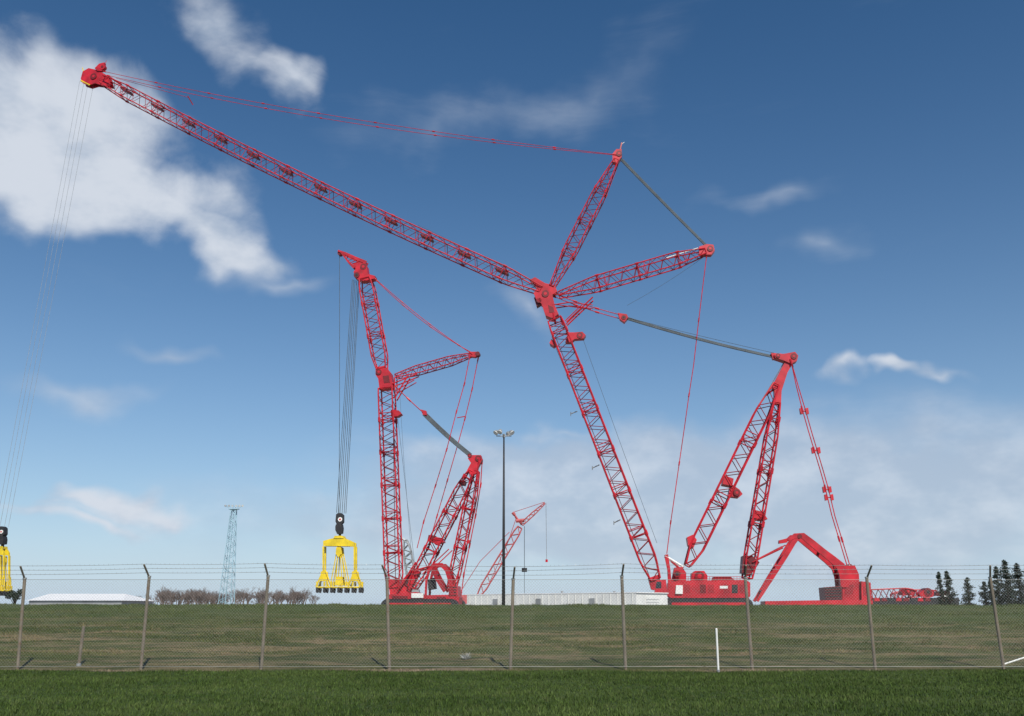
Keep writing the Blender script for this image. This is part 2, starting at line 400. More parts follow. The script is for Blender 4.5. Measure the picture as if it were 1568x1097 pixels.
mb.prism([q(1316,898,-2.86),q(1324,899,-2.86),q(1324,912,-2.86),q(1316,912,-2.86)],n*0.04,MRED)
mb.prism([q(1168,921),q(1300,919),q(1330,920),q(1330,927),q(1168,927)],n*3.0,RED)
mb.tube(q(1299,868,-1.6),q(1299,868,1.6),0.4,DRED,8,cap=True)
mb.obj("counterweight_tray",C)

# ================================================================== SECOND CRANE
C2=empty("crawler_crane.001"); P2=Plane(215,-28,-0.10); n2=P2.n; q=P2.p; P=P2; n=n2
mb=MB()
lattice(mb,q(604,900),q(592,596),n,(px(600,900,14),px(598,750,22),px(594,600,21)),(3.2,3.5,3.2),(0.05,0.03),30,0.19,0.085,RED,joint=5)
mb.tube(q(608,890,-1.6),q(604,620,-1.6),0.08,DRED,4)
mb.prism([q(596,887),q(613,887),q(615,910),q(599,911)],n*1.4,RED)
mb.prism([q(600,629),q(612,630),q(616,635),q(610,639),q(600,639)],n*1.0,RED)
mb.obj("main_boom",C2)
mb=MB()
mb.prism([q(577,565),q(591,562),q(600,573),q(604,596),q(583,598),q(581,582),q(577,576)],n*1.3,RED)
sheave(mb,q(582,572),n,px(581,572,4.5),1.5,DRED,RED)
mb.prism([q(588,578,-1.33),q(597,577,-1.33),q(599,588,-1.33),q(590,589,-1.33)],n*.03,DRED)
for o in (-1.3,1.3):
    mb.tube(q(606,612,o),q(626,578,o),0.17,RED,6); mb.tube(q(602,590,o),q(640,575,o),0.15,RED,6); mb.tube(q(606,600,o),q(606,580,o),0.17,RED,6)
    mb.tube(q(608,600,o),q(636,584,o),0.12,RED,6)
mb.obj("boom_top",C2)
mb=MB()
lattice(mb,q(585,566),q(560,428),n,(px(590,565,14),px(570,500,21),px(560,428,15)),(2.6,3.1,2.6),(0.14,0.1),14,0.18,0.08,RED,joint=5)
mb.prism([q(543,419),q(549,410),q(559,405),q(563,409),q(565,422),q(576,425),q(575,429),q(556,433),q(547,429)],n*1.1,RED)
mb.prism([q(541,405),q(554,402),q(562,403),q(561,409),q(545,413)],n*0.8,RED)
sheave(mb,q(548,424),n,px(547,424,4.5),1.3,DRED,BLACK); sheave(mb,q(558,411),n,px(558,410,5),1.15,DRED,RED)
for o in (-0.8,0.8):
    mb.ribbon([q(519,386,o),q(530,390,o),q(545,397,o),q(562,404,o)],[0.45,0.6,0.7,0.8],n,n*0.12,RED)
    mb.ribbon([q(524,389,o),q(534,402,o),q(544,412,o)],[0.35,0.45,0.6],n,n*0.12,RED)
    for t_ in (0.3,0.6,0.85):
        a=q(519,386,o).lerp(q(562,404,o),t_); b=q(524,388,o).lerp(q(544,412,o),t_*0.9); mb.tube(a,b,0.1,RED,4)
for t_ in (0,0.3,0.6,0.9):
    a=q(519,386,-.8).lerp(q(562,404,-.8),t_); mb.tube(a,a+n*1.6,0.12,RED,4)
sheave(mb,q(521,389),n,px(520,389,3.2),0.7,DRED)
mb.obj("boom_extension",C2)
mb=MB()
lattice(mb,q(606,577),q(722,544),n,(px(605,577,5),px(665,562,12),px(722,544,5)),(1.8,2.3,1.2),(0.28,0.28),18,0.13,0.065,RED,joint=0)
mb.prism([q(719,540),q(733,540),q(735,544),q(728,548),q(719,547)],n*0.7,RED)
sheave(mb,q(732,543),n,px(732,543,3.4),0.8,DRED)
for o in (-0.8,0.8):
    pendant(mb,bez(q(575,428,o),q(724,540 if o>0 else 544,o),px(650,480,9 if o>0 else 5),14),0.085,RED,P,4,1.8)
    pendant(mb,bez(q(604,590,o),q(648,632,o),px(620,600,1),4),0.1,RED,P,2)
mb.obj("luffing_strut",C2)
mb=MB()
pendant(mb,[q(720,549,-1),q(712,590,-1),q(700,632,-1),q(685,690,-1),q(668,745,-1),q(650,800,-1),q(640,840,-1)],0.1,RED,P,1,1.8)
pendant(mb,[q(731,549,1),q(722,595,1),q(711,640,1),q(700,680,1),q(684,735,1),q(668,790,1),q(655,835,1)],0.1,RED,P,1,1.8)
mb.tube(q(700,640),q(712,638),0.12,RED,5)
mb.prism([q(645,628),q(653,630),q(654,637),q(648,636)],n*0.6,RED)
mb.obj("luffing_pendants",C2)
mb=MB()
bundle(mb,P2,(650,634),(720,697),6,6,0.11,2)
for i,(ua,ub) in enumerate(((541,517),(542.5,519),(544,521),(546,523.5),(548,526),(549,528))):
    mb.poly(bez(q(ua,430,-0.9+i*.36),q(ub,786,-0.9+i*.36),0,12),0.065,ROPE,4)
mb.poly([q(520,391),q(520,620),q(519,786)],0.06,ROPE,4)
mb.poly([q(609,640),q(625,780),q(636,872)],0.04,ROPE,4); mb.poly([q(612,600),q(618,700),q(630,850)],0.03,ROPE,4)
mb.obj("hoist_ropes",C2)
hook_spreader(C2,P2,520.5,796,0.97,1.0)
mb=MB()
lattice(mb,q(632,900),q(722,722),n,(px(632,900,10),px(680,810,18),px(725,720,8)),(4.5,3.6,1.8),(0.12,0.16),16,0.18,0.09,RED,joint=5)
lattice(mb,q(692,900),q(730,722),n,(px(692,900,9),px(708,820,14),px(730,722,7)),(4.5,3.6,1.8),(0.12,0.2),15,0.18,0.09,RED,joint=5)
mb.prism([q(717,703),q(724,698),q(737,698),q(739,705),q(733,716),q(730,726),q(721,728),q(716,721),q(722,710)],n*0.9,RED)
sheave(mb,q(733,703),n,px(733,703,4.5),1.1,DRED,RED); sheave(mb,q(720,699),n,px(720,699,3.4),1.0,DRED,RED)
mb.prism([q(669,823),q(679,825),q(681,831),q(668,835),q(662,828)],n*1.4,RED)
mb.prism([q(706,736),q(714,738),q(712,744),q(704,743)],n*1.2,DRED)
mb.prism([q(658,820),q(667,821),q(664,832),q(656,829)],n*1.4,DRED)
for o,du in ((-1.2,-3),(1.2,3)):
    pendant(mb,[q(736+du*.4,706,o),q(732+du,742,o),q(724+du,790,o),q(715+du,835,o),q(706+du,880,o),q(702+du,912,o)],0.12,RED,P,1,1.8)
mb.prism([q(716,827),q(721,828),q(719,833),q(715,832)],n*.8,RED)
mb.obj("derrick_mast",C2)
mb=MB()
mb.prism([q(598,911),q(640,907),q(650,912),q(700,911),q(706,915),q(704,930),q(600,930)],n*2.6,RED)
mb.prism([q(618,888),q(630,874),q(638,872),q(644,877),q(634,894),q(627,910),q(614,910)],n*1.2,RED)
for o in (-2.4,2.4):
    mb.ribbon([q(655,912,o),q(656,890,o),q(660,874,o),q(668,866,o),q(679,866,o),q(687,874,o),q(692,890,o),q(695,912,o)],[px(680,880,w) for w in (3,3,4,5,6,6,6,6)],n,n*0.3,RED if o<0 else MRED)
    mb.ribbon([q(664,870,o),q(672,887,o),q(684,906,o)],[0.7,0.8,0.8],n,n*0.25,MRED)
    mb.tube(q(640,874,o),q(662,868,o),0.2,RED,6)
    mb.tube(q(612,905,o),q(640,862,o),0.2,RED,6); mb.tube(q(650,880,o),q(690,842,o),0.13,RED,6)
mb.prism([q(690,898),q(703,898),q(704,914),q(690,914)],n*2.6,RED)
for i in range(4): mb.prism([q(691,899+i*4,-2.66),q(702,899+i*4,-2.66),q(702,900.6+i*4,-2.66),q(691,900.6+i*4,-2.66)],n*0.04,BLACK)
mb.prism([q(656,888),q(666,885),q(668,902),q(657,904)],n*1.0,BLACK)
mb.prism([q(634,909,-2.8),q(652,909,-2.8),q(652,916,-2.8),q(634,916,-2.8)],n*0.15,WHITE)
sheave(mb,q(626,893),n,px(626,890,4.5),1.5,DRED,BLACK)
mb.prism([q(605,913,-2.7),q(628,913,-2.7),q(628,919,-2.7),q(605,919,-2.7)],n*0.08,DRED)
mb.prism([q(672,914,-2.7),q(686,914,-2.7),q(686,919,-2.7),q(672,919,-2.7)],n*0.08,DRED)
cb=q(650,919)
for o in (-5.2,5.2): crawler(mb,Vector((cb.x,cb.y,YARD+1.3))+n*o,P.h,n,17.0,2.3,2.2)
mb.obj("rotating_bed",C2)

# ================================================================== THIRD (far) CRANE
C3=empty("crawler_crane.002"); P=Plane(420,0,0); n=P.n; q=P.p
mb=MB()
lattice(mb,q(732,914),q(796,808),n,(px(732,914,4),px(760,860,10),px(796,806,7)),(3,4,3),(0.12,0.08),14,0.28,0.13,FRED,joint=0)
lattice(mb,q(799,803),q(834,771),n,(px(800,800,5),px(815,785,5),px(835,770,2)),(2,2.5,1),(0.2,0.5),10,0.2,0.11,FRED,joint=0)
mb.tube(q(785,785),q(799,804),0.45,FRED,5); mb.tube(q(790,798),q(803,797),0.9,FRED,6,cap=True)
mb.tube(q(785,785),q(788,789),0.8,FRED,6)
mb.poly([q(785,785),q(834,769)],0.12,FRED,4); mb.poly([q(785,785),q(790,795),q(778,830),q(744,905)],0.14,FRED,4)
mb.poly([q(836,770),q(837,858)],0.1,GREY,4); mb.tube(q(837,857),q(837,861),0.6,RED,6,cap=True)
mb.poly([q(803,806),q(803,870)],0.13,ROPE,4); mb.tube(q(803,870),q(803,876),1.2,BLACK,8,cap=True); mb.poly([q(803,876),q(803,920)],0.1,ROPE,4)
mb.poly([q(780,815),q(735,860),q(706,905)],0.14,FRED,4)
mb.prism([q(700,912),q(740,910),q(744,925),q(700,925)],n*4,FRED)
mb.obj("lattice_boom",C3)
# distant grey tower boom behind the second crane
P=Plane(300,0,0); n=P.n; q=P.p
G=empty("distant_mast_crane"); mb=MB()
lattice(mb,q(633,905),q(621,828),n,(px(633,905,10),px(628,860,12),px(621,828,5)),(2,3,1.4),(0.1,0.2),12,0.24,0.16,GREY,joint=0)
mb.prism([q(628,903),q(642,903),q(644,930),q(626,930)],n*2,GREY)
mb.tube(q(621,829),q(616,825),0.4,GREY,6,cap=True)
mb.obj("grey_lattice_mast",G)

# ================================================================== dismantled boom sections, right
S=empty("crane_boom_sections"); P=Plane(165,60,0.0); n=P.n; q=P.p; mb=MB()
lattice(mb,q(1332,912),q(1400,909),n,(1.6,1.9,1.0),(2.0,2.0,2.0),(0,0.2),8,0.12,0.07,RED,joint=0)
lattice(mb,q(1385,914,5),q(1452,907,5),n,(1.0,1.6,0.6),(2.0,2.0,1.2),(0.15,0.3),8,0.12,0.07,RED,joint=0)
mb.prism([q(1378,906),q(1385,901),q(1395,902),q(1400,907),q(1395,912),q(1379,912)],n*0.8,RED)
mb.prism([q(1404,909),q(1411,904),q(1421,903),q(1427,907),q(1426,914),q(1407,914)],n*0.8,RED)
sheave(mb,q(1418,907),n,0.7,0.9,DRED,BLACK); sheave(mb,q(1387,906),n,0.6,0.9,DRED,RED)
mb.prism([q(1432,907),q(1450,905),q(1452,909),q(1446,911),q(1446,914),q(1430,912)],n*0.8,DRED)
mb.prism([q(1436,912,-1.5),q(1446,912,-1.5),q(1446,914.5,-1.5),q(1436,914.5,-1.5)],n*0.1,WHITE)
mb.prism([q(1330,918),q(1462,918),q(1462,930),q(1330,930)],n*1.6,BLACK)
for i in range(12): mb.prism([q(1334+i*11,916),q(1340+i*11,916),q(1342+i*11,921),q(1333+i*11,921)],n*1.7,(RED,DRED,BLACK)[i%3])
mb.obj("stacked_sections",S)

# ================================================================== light pole
def flood(mb,c,d,r,h):
    mb.tube(c,c+d*h,r*0.55,GREY,12,r2=r,cap=True); mb.tube(c+d*h,c+d*(h+0.05),r*0.97,WHITE,12,cap=True)
LP=empty("flood_light_pole"); P=Plane(90); q=P.p; b=q(771,925); t=q(771,668); b.z=YARD; t.x=b.x
mb=MB(); mb.tube(b,t,0.17,BLACK,12,r2=0.075,cap=True); mb.tube(b,b+Vector((0,0,0.25)),0.4,GREY,12,cap=True)
mb.obj("pole",LP,True)
mb=MB(); mb.tube(t+Vector((-.75,0,0)),t+Vector((.75,0,0)),0.05,GREY,6); mb.tube(t+Vector((0,-.7,0)),t+Vector((0,.7,0)),0.05,GREY,6)
for dx,dy in ((-0.72,-0.1),(0.72,-0.1),(-0.35,-0.6),(0.4,0.55)):
    c=t+Vector((dx,dy,0.05)); mb.tube(c,c+Vector((0,0,0.18)),0.05,GREY,6)
    d=Vector((dx*0.9,-0.5 if dy<0 else .5,-0.75)).normalized(); flood(mb,c+Vector((0,0,0.36))-d*0.12,d,0.27,0.3)
mb.tube(t-Vector((0,0,.15)),t+Vector((0,0,.2)),0.14,GREY,8,cap=True)
mb.obj("floodlights",LP)
# light tower (pale lattice)
LT=empty("lattice_light_tower"); P=Plane(220); q=P.p; b=q(347,920); t=q(359,781); b.z=YARD; t.x=b.x; t.y=b.y
nn=Vector((0,1,0)); mb=MB()
lattice(mb,b,t,nn,(3.0,2.0,1.1),(3.0,2.0,1.1),(0.5,0.5),20,0.085,0.06,TEAL,joint=0)
mb.tube(Vector((b.x-0.3,b.y,b.z)),t,0.11,TEAL,5)
mb.obj("tower",LT)
mb=MB(); up=Vector((0,0,1))
mb.box(t+up*0.15,Vector((1.1,0,0)),Vector((0,.8,0)),up*0.06,TEAL)
mb.tube(t+up*0.9+Vector((-2,0,0)),t+up*0.9+Vector((2,0,0)),0.06,TEAL,5)
for x in (-1.9,-1.1,-.3,.5,1.2,1.9):
    mb.tube(t+up*0.2+Vector((x*.5,0,0)),t+up*0.9+Vector((x,0,0)),0.04,TEAL,4)
    flood(mb,t+up*1.05+Vector((x,0,0)),Vector((x*.3,-.7,-.4)).normalized(),0.26,0.3)
mb.obj("floodlights",LT)
# ================================================================== buildings
def zat(v,D): 
    r=ray(784,v); return CAMH+r.z/r.y*D
def xat(u,v,D): r=ray(u,v); return r.x/r.y*D
B1=empty("white_storage_building")
c0=Vector((xat(974,915,100),100,0)); c2=Vector((xat(715,915,116),116,0)); L=(c2-c0)
pe=Vector((L.y,-L.x,0)).normalized()
c1=c0+pe*6.3; c3=c2+pe*6.3
zt=3.15; mb=MB(); up=Vector((0,0,1))
ctr=(c0+c1+c2+c3)/4; 
mb.prism([c0+up*((zt+YARD)/2),c1+up*((zt+YARD)/2),c3+up*((zt+YARD)/2),c2+up*((zt+YARD)/2)],up*((zt-YARD)/2),WHITE)
mb.obj("walls",B1)
mb=MB()
rp=[ctr+(c-ctr)*1.012+up*(zt+0.05) for c in (c0,c1,c3,c2)]
mb.prism(rp,up*0.045,ROOF); mb.obj("roof",B1)
mb=MB(); nrm=-pe if pe.y>0 else pe; nrm=Vector((nrm.x,nrm.y,0)); h=L.normalized()
for i in range(26):
    p=c0+L*(i+0.5)/26+nrm*0.03; mb.tube(p+up*YARD,p+up*(zt-0.02),0.03,WHITE,4)
    if i in (5,13,20):
        a=p+nrm*0.03; mb.box(a+h*0.5+up*1.85,h*0.35,nrm*0.03,up*0.8,GREY)
n_=-h
mb.box((c0+c1)/2+n_*0.03+up*1.9,pe*1.3,n_*0.025,up*0.85,WHITE)
for k in range(5): mb.box((c0+c1)/2+n_*0.06+up*(1.3+k*.3),pe*1.3,n_*0.02,up*0.015,GREY)
mb.obj("doors_and_ribs",B1)
mb=MB()
for t_,h_ in ((0.2,0.2),(0.5,0.3),(0.8,0.2)):
    p=(c0+c1)/2+L*t_+up*(zt+0.1); mb.tube(p,p+up*h_,0.14,GREY,8,cap=True)
mb.obj("roof_vents",B1)
B2=empty("white_metal_building"); mb=MB()
D=130; x0=xat(40,918,D); x1=xat(192,918,D)-0.3; ze=zat(920,D); zr=zat(908.5,D)
mb.abox((x0+0.3,D+.3,YARD),(x1-0.3,D+11.7,ze),GREY); mb.obj("walls",B2)
mb=MB()
def face(pts,mat):
    k=len(mb.v); mb.v+=[Vector(p) for p in pts]; mb.f.append(tuple(range(k,k+len(pts)))); mb.mi.append(IDX[mat])
face([(x0,D,ze+.01),(x1,D,ze+.01),(x1-2.2,D+6,zr),(x0+.2,D+6,zr)],ROOF)
face([(x1,D+12,ze+.01),(x0,D+12,ze+.01),(x0+.2,D+6,zr),(x1-2.2,D+6,zr)],ROOF)
face([(x1,D,ze+.01),(x1,D+12,ze+.01),(x1-2.2,D+6,zr)],ROOF)
face([(x0,D+12,ze+.01),(x0,D,ze+.01),(x0+.2,D+6,zr)],ROOF)
for i in range(13):
    x=x0+0.5+i*(x1-x0-3.0)/12; mb.tube((x,D+.1,ze+.05),(x,D+5.9,zr+.0),0.03,ROOF,4)
mb.obj("roof",B2)

# ================================================================== trees
def leafcloud(mb,c,rx,rz,cnt,size,mat):
    for _ in range(cnt):
        v=Vector((random.gauss(0,1),random.gauss(0,1),random.gauss(0,1))).normalized()*random.random()**0.4
        p=c+Vector((v.x*rx,v.y*rx,v.z*rz)); a=Vector((random.gauss(0,1),random.gauss(0,1),random.gauss(0,.6))).normalized()*size*random.uniform(.5,1.2)
        b=a.cross(Vector((random.gauss(0,1),random.gauss(0,1),random.gauss(0,1)))).normalized()*size*random.uniform(.25,.5)
        k=len(mb.v); mb.v+=[p-a,p+b,p+a,p-b]; mb.f.append((k,k+1,k+2,k+3)); mb.mi.append(IDX[mat])
def pine(u,vtop,D,wid,seed,lean=0):
    random.seed(seed)
    x=xat(u,915,D); H=zat(vtop,D)-YARD; base=Vector((x,D,YARD)); mb=MB()
    top=base+Vector((lean,0,H))
    mb.tube(base,top,0.2,BARK,7,r2=0.03)
    lv=int(H/0.2)
    for i in range(lv):
        s=(i+random.random())/lv; r=wid*(1-s)**0.7*random.uniform(0.6,1.15)*(0.6+0.4*min(1,s*5)) +0.1
        for k in range(5):
            if random.random()<0.12: continue
            a=random.uniform(0,6.28); rr=r*random.uniform(.55,1.15)
            p=base.lerp(top,s*0.98); tip=p+Vector((math.cos(a)*rr,math.sin(a)*rr,rr*random.uniform(-.25,.35)))
            mb.tube(p,tip,0.03,BARK,3,r2=0.01)
            m=max(2,int(rr/0.25))
            for j in range(m):
                leafcloud(mb,p.lerp(tip,(j+0.8)/m),0.2+0.1*rr,0.22,8,0.15,NEEDLE)
    return mb.obj("pine_tree" ,None)
for a in ((1543,857,125,2.0,1,0.2),(1564,862,128,2.1,2,-.1),(1509,890,135,1.2,3,0),(1483,884,133,1.3,4,.1),(1442,876,130,0.9,5,0.0),(1455,874,130,1.2,6,-.1),(1530,868,131,1.5,8,.1),(1585,855,124,2.0,10,0),(1520,888,134,1.3,11,0)): pine(*a)
# dark evergreen left
random.seed(20); mb=MB(); D=110; x=xat(24,915,D); base=Vector((x,D,YARD)); H=zat(901,D)-YARD
mb.tube(base,base+Vector((0,0,H*.7)),0.15,BARK,6,r2=0.05)
for i in range(10):
    a=random.uniform(0,6.28); tip=base+Vector((math.cos(a)*.7,math.sin(a)*.7,H*random.uniform(.5,.9)))
    mb.tube(base+Vector((0,0,H*.3)),tip,0.05,BARK,4,r2=0.015); leafcloud(mb,tip,0.45,0.3,130,0.13,NEEDLE)
mb.obj("evergreen_tree")
# distant bare tree line
random.seed(31); mb=MB()
def bare(base,H):
    def grow(p,d,L,r,dep):
        e=p+d*L; mb.tube(p,e,r,TWIG,3,r2=r*0.6)
        if dep==0: return
        for _ in range(3 if dep>1 else 4):
            nd=(d+Vector((random.gauss(0,.45),random.gauss(0,.45),random.gauss(0.08,.25)))).normalized()
            grow(p.lerp(e,random.uniform(.55,1)),nd,L*random.uniform(.6,.85),r*.6,dep-1)
    grow(base,Vector((random.gauss(0,.08),0,1)).normalized(),H*0.35,0.2,4)
for i in range(170):
    u=random.choice([random.uniform(185,345),random.uniform(240,330),random.uniform(335,485),random.uniform(350,480)]); D=random.uniform(330,370)
    hv=random.uniform(895,906) if 235<u<330 or 345<u<475 else random.uniform(904,912)
    bare(Vector((xat(u,915,D),D,YARD)),zat(hv,D)-YARD)
mb.obj("distant_bare_trees")

# ================================================================== GROUND
def vnoise(x,y,seed):
    r=np.random.default_rng(seed).random((256,256))
    xi=np.floor(x).astype(int);yi=np.floor(y).astype(int);fx=x-xi;fy=y-yi
    fx=fx*fx*(3-2*fx);fy=fy*fy*(3-2*fy)
    g=lambda a,b:r[a%256,b%256]
    return (g(xi,yi)*(1-fx)+g(xi+1,yi)*fx)*(1-fy)+(g(xi,yi+1)*(1-fx)+g(xi+1,yi+1)*fx)*fy
def gz(x,y):
    s=np.clip((y-26.6)/13.6,0,1); 
    base=1.70*(0.85*s+0.15*(s*s*(3-2*s)))
    back=np.clip((y-43)/6,0,1); back=back*back*(3-2*back)
    base=base*(1-back)+YARD*back
    onb=np.clip((y-25.8)/1.5,0,1)*(1-np.clip((y-60)/30,0,1))
    z=base+onb*(0.07*(vnoise(x*.35,y*.9,1)-.5)+0.05*(vnoise(x*1.3+9,y*2.2,2)-.5)+0.08*(vnoise(x*.05+3,y*1.0,5)-.5)+0.06*(vnoise(x*.12,y*.1,7)-.5))
    z+= (1-np.clip((y-25)/1,0,1))*(0.03*(vnoise(x*.4,y*.4,3)-.5)+0.02*(vnoise(x*2,y*2,4)-.5))
    return z
xs=np.concatenate([[-4000,-1500,-600,-250,-120,-70],np.arange(-45,45.01,0.16),[70,120,250,600,1500,4000]])
ys=np.concatenate([[-300,-60,-10,0,5],np.arange(10,26,0.25),np.arange(26,50,0.12),[52,55,60,80,120,200,400,900,2500,6000]])
X,Y=np.meshgrid(xs,ys); Z=gz(X,Y)
nx,ny=len(xs),len(ys)
V=np.stack([X,Y,Z],-1).reshape(-1,3)
i0=(np.arange(ny-1)[:,None]*nx+np.arange(nx-1)[None,:]).reshape(-1)
Fq=np.stack([i0,i0+1,i0+nx+1,i0+nx],-1)
def npmesh(name,V,Fc,mat,smooth=False,attr=None):
    me=bpy.data.meshes.new(name); k=Fc.shape[1]
    me.vertices.add(len(V)); me.vertices.foreach_set("co",V.astype(np.float32).ravel())
    me.loops.add(Fc.size); me.loops.foreach_set("vertex_index",Fc.astype(np.int32).ravel())
    me.polygons.add(len(Fc)); me.polygons.foreach_set("loop_start",np.arange(0,Fc.size,k,dtype=np.int32))
    me.polygons.foreach_set("loop_total",np.full(len(Fc),k,dtype=np.int32))
    if smooth: me.polygons.foreach_set("use_smooth",np.ones(len(Fc),bool))
    me.update(calc_edges=True); me.validate()
    if attr is not None:
        a=me.attributes.new("shade",'FLOAT','POINT'); a.data.foreach_set("value",attr.astype(np.float32))
    me.materials.append(mat); o=bpy.data.objects.new(name,me); scene.collection.objects.link(o); return o
def grass_mat(name,blades):
    m,nt,b=new_mat(name); N=nt.nodes; L=nt.links
    g=N.new("ShaderNodeNewGeometry")
    def noise(scale,vs=(1,1,1),det=3,off=0):
        mp=N.new("ShaderNodeVectorMath"); mp.operation='MULTIPLY_ADD'; mp.inputs[1].default_value=vs; mp.inputs[2].default_value=(off,off,0)
        L.new(g.outputs["Position"],mp.inputs[0])
        t=N.new("ShaderNodeTexNoise"); t.inputs["Scale"].default_value=scale; t.inputs["Detail"].default_value=det
        L.new(mp.outputs[0],t.inputs["Vector"]); return t.outputs["Fac"]
    def mr(x,a,b_,c=0,d=1):
        r=N.new("ShaderNodeMapRange"); 
        for i,vv in enumerate((a,b_,c,d)): r.inputs[i+1].default_value=vv
        L.new(x,r.inputs[0]); return r.outputs[0]
    def mix(f,A_,B_):
        x=N.new("ShaderNodeMix"); x.data_type='RGBA'; L.new(f,x.inputs["Factor"])
        for s_,c in (("A",A_),("B",B_)):
            if isinstance(c,tuple): x.inputs[s_].default_value=(*c,1)
            else: L.new(c,x.inputs[s_])
        return x.outputs["Result"]
    def ma(op,a,b_):
        x=N.new("ShaderNodeMath"); x.operation=op
        for i,c in enumerate((a,b_)):
            if isinstance(c,(int,float)): x.inputs[i].default_value=c
            else: L.new(c,x.inputs[i])
        return x.outputs[0]
    sep=N.new("ShaderNodeSeparateXYZ"); L.new(g.outputs["Position"],sep.inputs[0]); y=sep.outputs["Y"]
    lawn=mix(mr(noise(0.5,(.5,1,1)),.38,.62),(0.036,0.062,0.012),(0.056,0.086,0.020))
    lawn=mix(mr(noise(4,det=3),.5,.7,0,.6),lawn,(0.085,0.098,0.038))
    bg=mix(mr(noise(.9,(.2,1.1,1)),.42,.58),(0.064,0.078,0.022),(0.112,0.112,0.044))
    bg=mix(mr(noise(1.2,(.10,1.5,0.2),3,7),.50,.58,0,.75),bg,(0.19,0.148,0.082))
    bg=mix(mr(noise(3,(.6,1.5,1),4,3),.54,.64,0,.6),bg,(0.18,0.130,0.076))
    bg=mix(mr(noise(2.0,(.3,1.3,1),3,13),.50,.60,0,.7),bg,(0.036,0.056,0.014))
    # greener crest
    bg=mix(mr(ma('ADD',y,ma('MULTIPLY',noise(.3),4)),35.5,39.5,0,.7),bg,(0.060,0.086,0.024))
    # dirt strip at the fence foot
    yw=ma('ADD',y,ma('MULTIPLY',ma('SUBTRACT',noise(.45,(1,.3,1),3,5),.5),2.2))
    dirtf=ma('MULTIPLY',mr(yw,25.2,25.7),mr(yw,26.0,26.5,1,0))
    col=mix(mr(yw,25.3,25.9),lawn,bg)
    col=mix(ma('MULTIPLY',dirtf,mr(noise(.5,(.4,1,1),3,2),.45,.6,.0,.85)),col,(0.24,0.18,0.13))
    col=mix(mr(y,46,50),col,(0.22,0.20,0.17))
    if blades:
        at=N.new("ShaderNodeAttribute"); at.attribute_name="shade"
        vm=N.new("ShaderNodeVectorMath"); vm.operation='SCALE'; L.new(col,vm.inputs[0]); L.new(at.outputs["Fac"],vm.inputs["Scale"]); col=vm.outputs[0]
    else:
        nn=mr(noise(9,det=4),.3,.7,.6,1.25)
        vm=N.new("ShaderNodeVectorMath"); vm.operation='SCALE'; L.new(col,vm.inputs[0]); L.new(nn,vm.inputs["Scale"]); col=vm.outputs[0]
        bp=N.new("ShaderNodeBump"); bp.inputs["Strength"].default_value=.4; bp.inputs["Distance"].default_value=.05
        L.new(noise(7,det=3),bp.inputs["Height"]); L.new(bp.outputs[0],b.inputs["Normal"])
    L.new(col,b.inputs["Base Color"]); b.inputs["Roughness"].default_value=0.85
    b.inputs["Specular IOR Level"].default_value=0.15
    return m
npmesh("ground",V,Fq,grass_mat("ground_grass_soil",False),True)
def blades(name,cnt,xr,yr,h,w,mat,clump):
    y=yr[0]+(yr[1]-yr[0])*rng.random(cnt*2); x=(rng.random(cnt*2)*2-1)*(xr*(0.55+0.45*y/yr[1]))
    keep=vnoise(x*clump[0],y*clump[1],11)*.6+vnoise(x*clump[0]*3,y*clump[1]*3,12)*.4>clump[2]
    x=x[keep][:cnt];y=y[keep][:cnt];c=len(x)
    z=gz(x,y); hh=h*(0.45+0.9*rng.random(c))*(0.6+0.8*vnoise(x*.8,y*.8,15)); a=rng.random(c)*6.28; ww=w*(.6+.8*rng.random(c))
    lx=rng.normal(0,.45,c)*hh; ly=rng.normal(0,.45,c)*hh
    b1=np.stack([x-np.cos(a)*ww,y-np.sin(a)*ww,z-.01],-1); b2=np.stack([x+np.cos(a)*ww,y+np.sin(a)*ww,z-.01],-1)
    tp=np.stack([x+lx,y+ly,z+hh],-1)
    Vv=np.stack([b1,b2,tp],1).reshape(-1,3); Ff=np.arange(3*c).reshape(-1,3)
    sh=np.repeat(0.7+1.0*rng.random(c)**1.3,3)
    return npmesh(name,Vv,Ff,mat,False,sh)
GB=grass_mat("grass_blades",True)
blades("lawn_grass",190000,19,(13.5,25.8),0.05,0.011,GB,(.7,.7,.1))
blades("berm_grass",80000,32,(28.9,42.5),0.065,0.014,GB,(.6,1.6,.5))

# ================================================================== fence
FY=26.0
FN=empty("chain_link_fence")
pu=[28,216,400,597,781,958,1152,1340,1537]
pxs=[(u-784)*0.01762 for u in pu]
pxs=[pxs[0]-3.32*k for k in (4,3,2,1)]+pxs+[pxs[-1]+3.32*k for k in (1,2,3,4)]
mb=MB(); random.seed(3); tops=[]; armtips=[]
for x in pxs:
    z0=float(gz(np.array([x]),np.array([FY]))[0]); ly=random.gauss(0,.05); lx=random.gauss(0,.08)
    b=Vector((x,FY,z0-.2)); t=Vector((x+lx,FY+ly,2.42+random.gauss(0,.03)))
    mb.tube(b,t,0.044,RUST,8,cap=True)
    mb.tube(t,t+Vector((0,0,.04)),0.055,GALV,8,cap=True)
    e=t+Vector((random.gauss(0,.05),-0.30,0.33)); mb.tube(t,e,0.028,RUST,5,cap=True); tops.append(t);armtips.append(e)
mb.obj("posts",FN)
mb=MB()
for i in range(len(pxs)-1):
    for f in (0.3,0.65,0.98):
        a=tops[i].lerp(armtips[i],f)+Vector((0,0,.02)); b=tops[i+1].lerp(armtips[i+1],f)+Vector((0,0,.02))
        pts=bez(a,b,random.uniform(.005,.03),8); mb.poly(pts,0.0045,GALV,4)
        for k in range(26):
            p=a.lerp(b,(k+.5)/26); d=Vector((random.gauss(0,.3),random.gauss(0,1),random.gauss(0,1))).normalized()*.025
            mb.tube(p-d,p+d,0.003,GALV,3)
mb.obj("barbed_wire",FN)
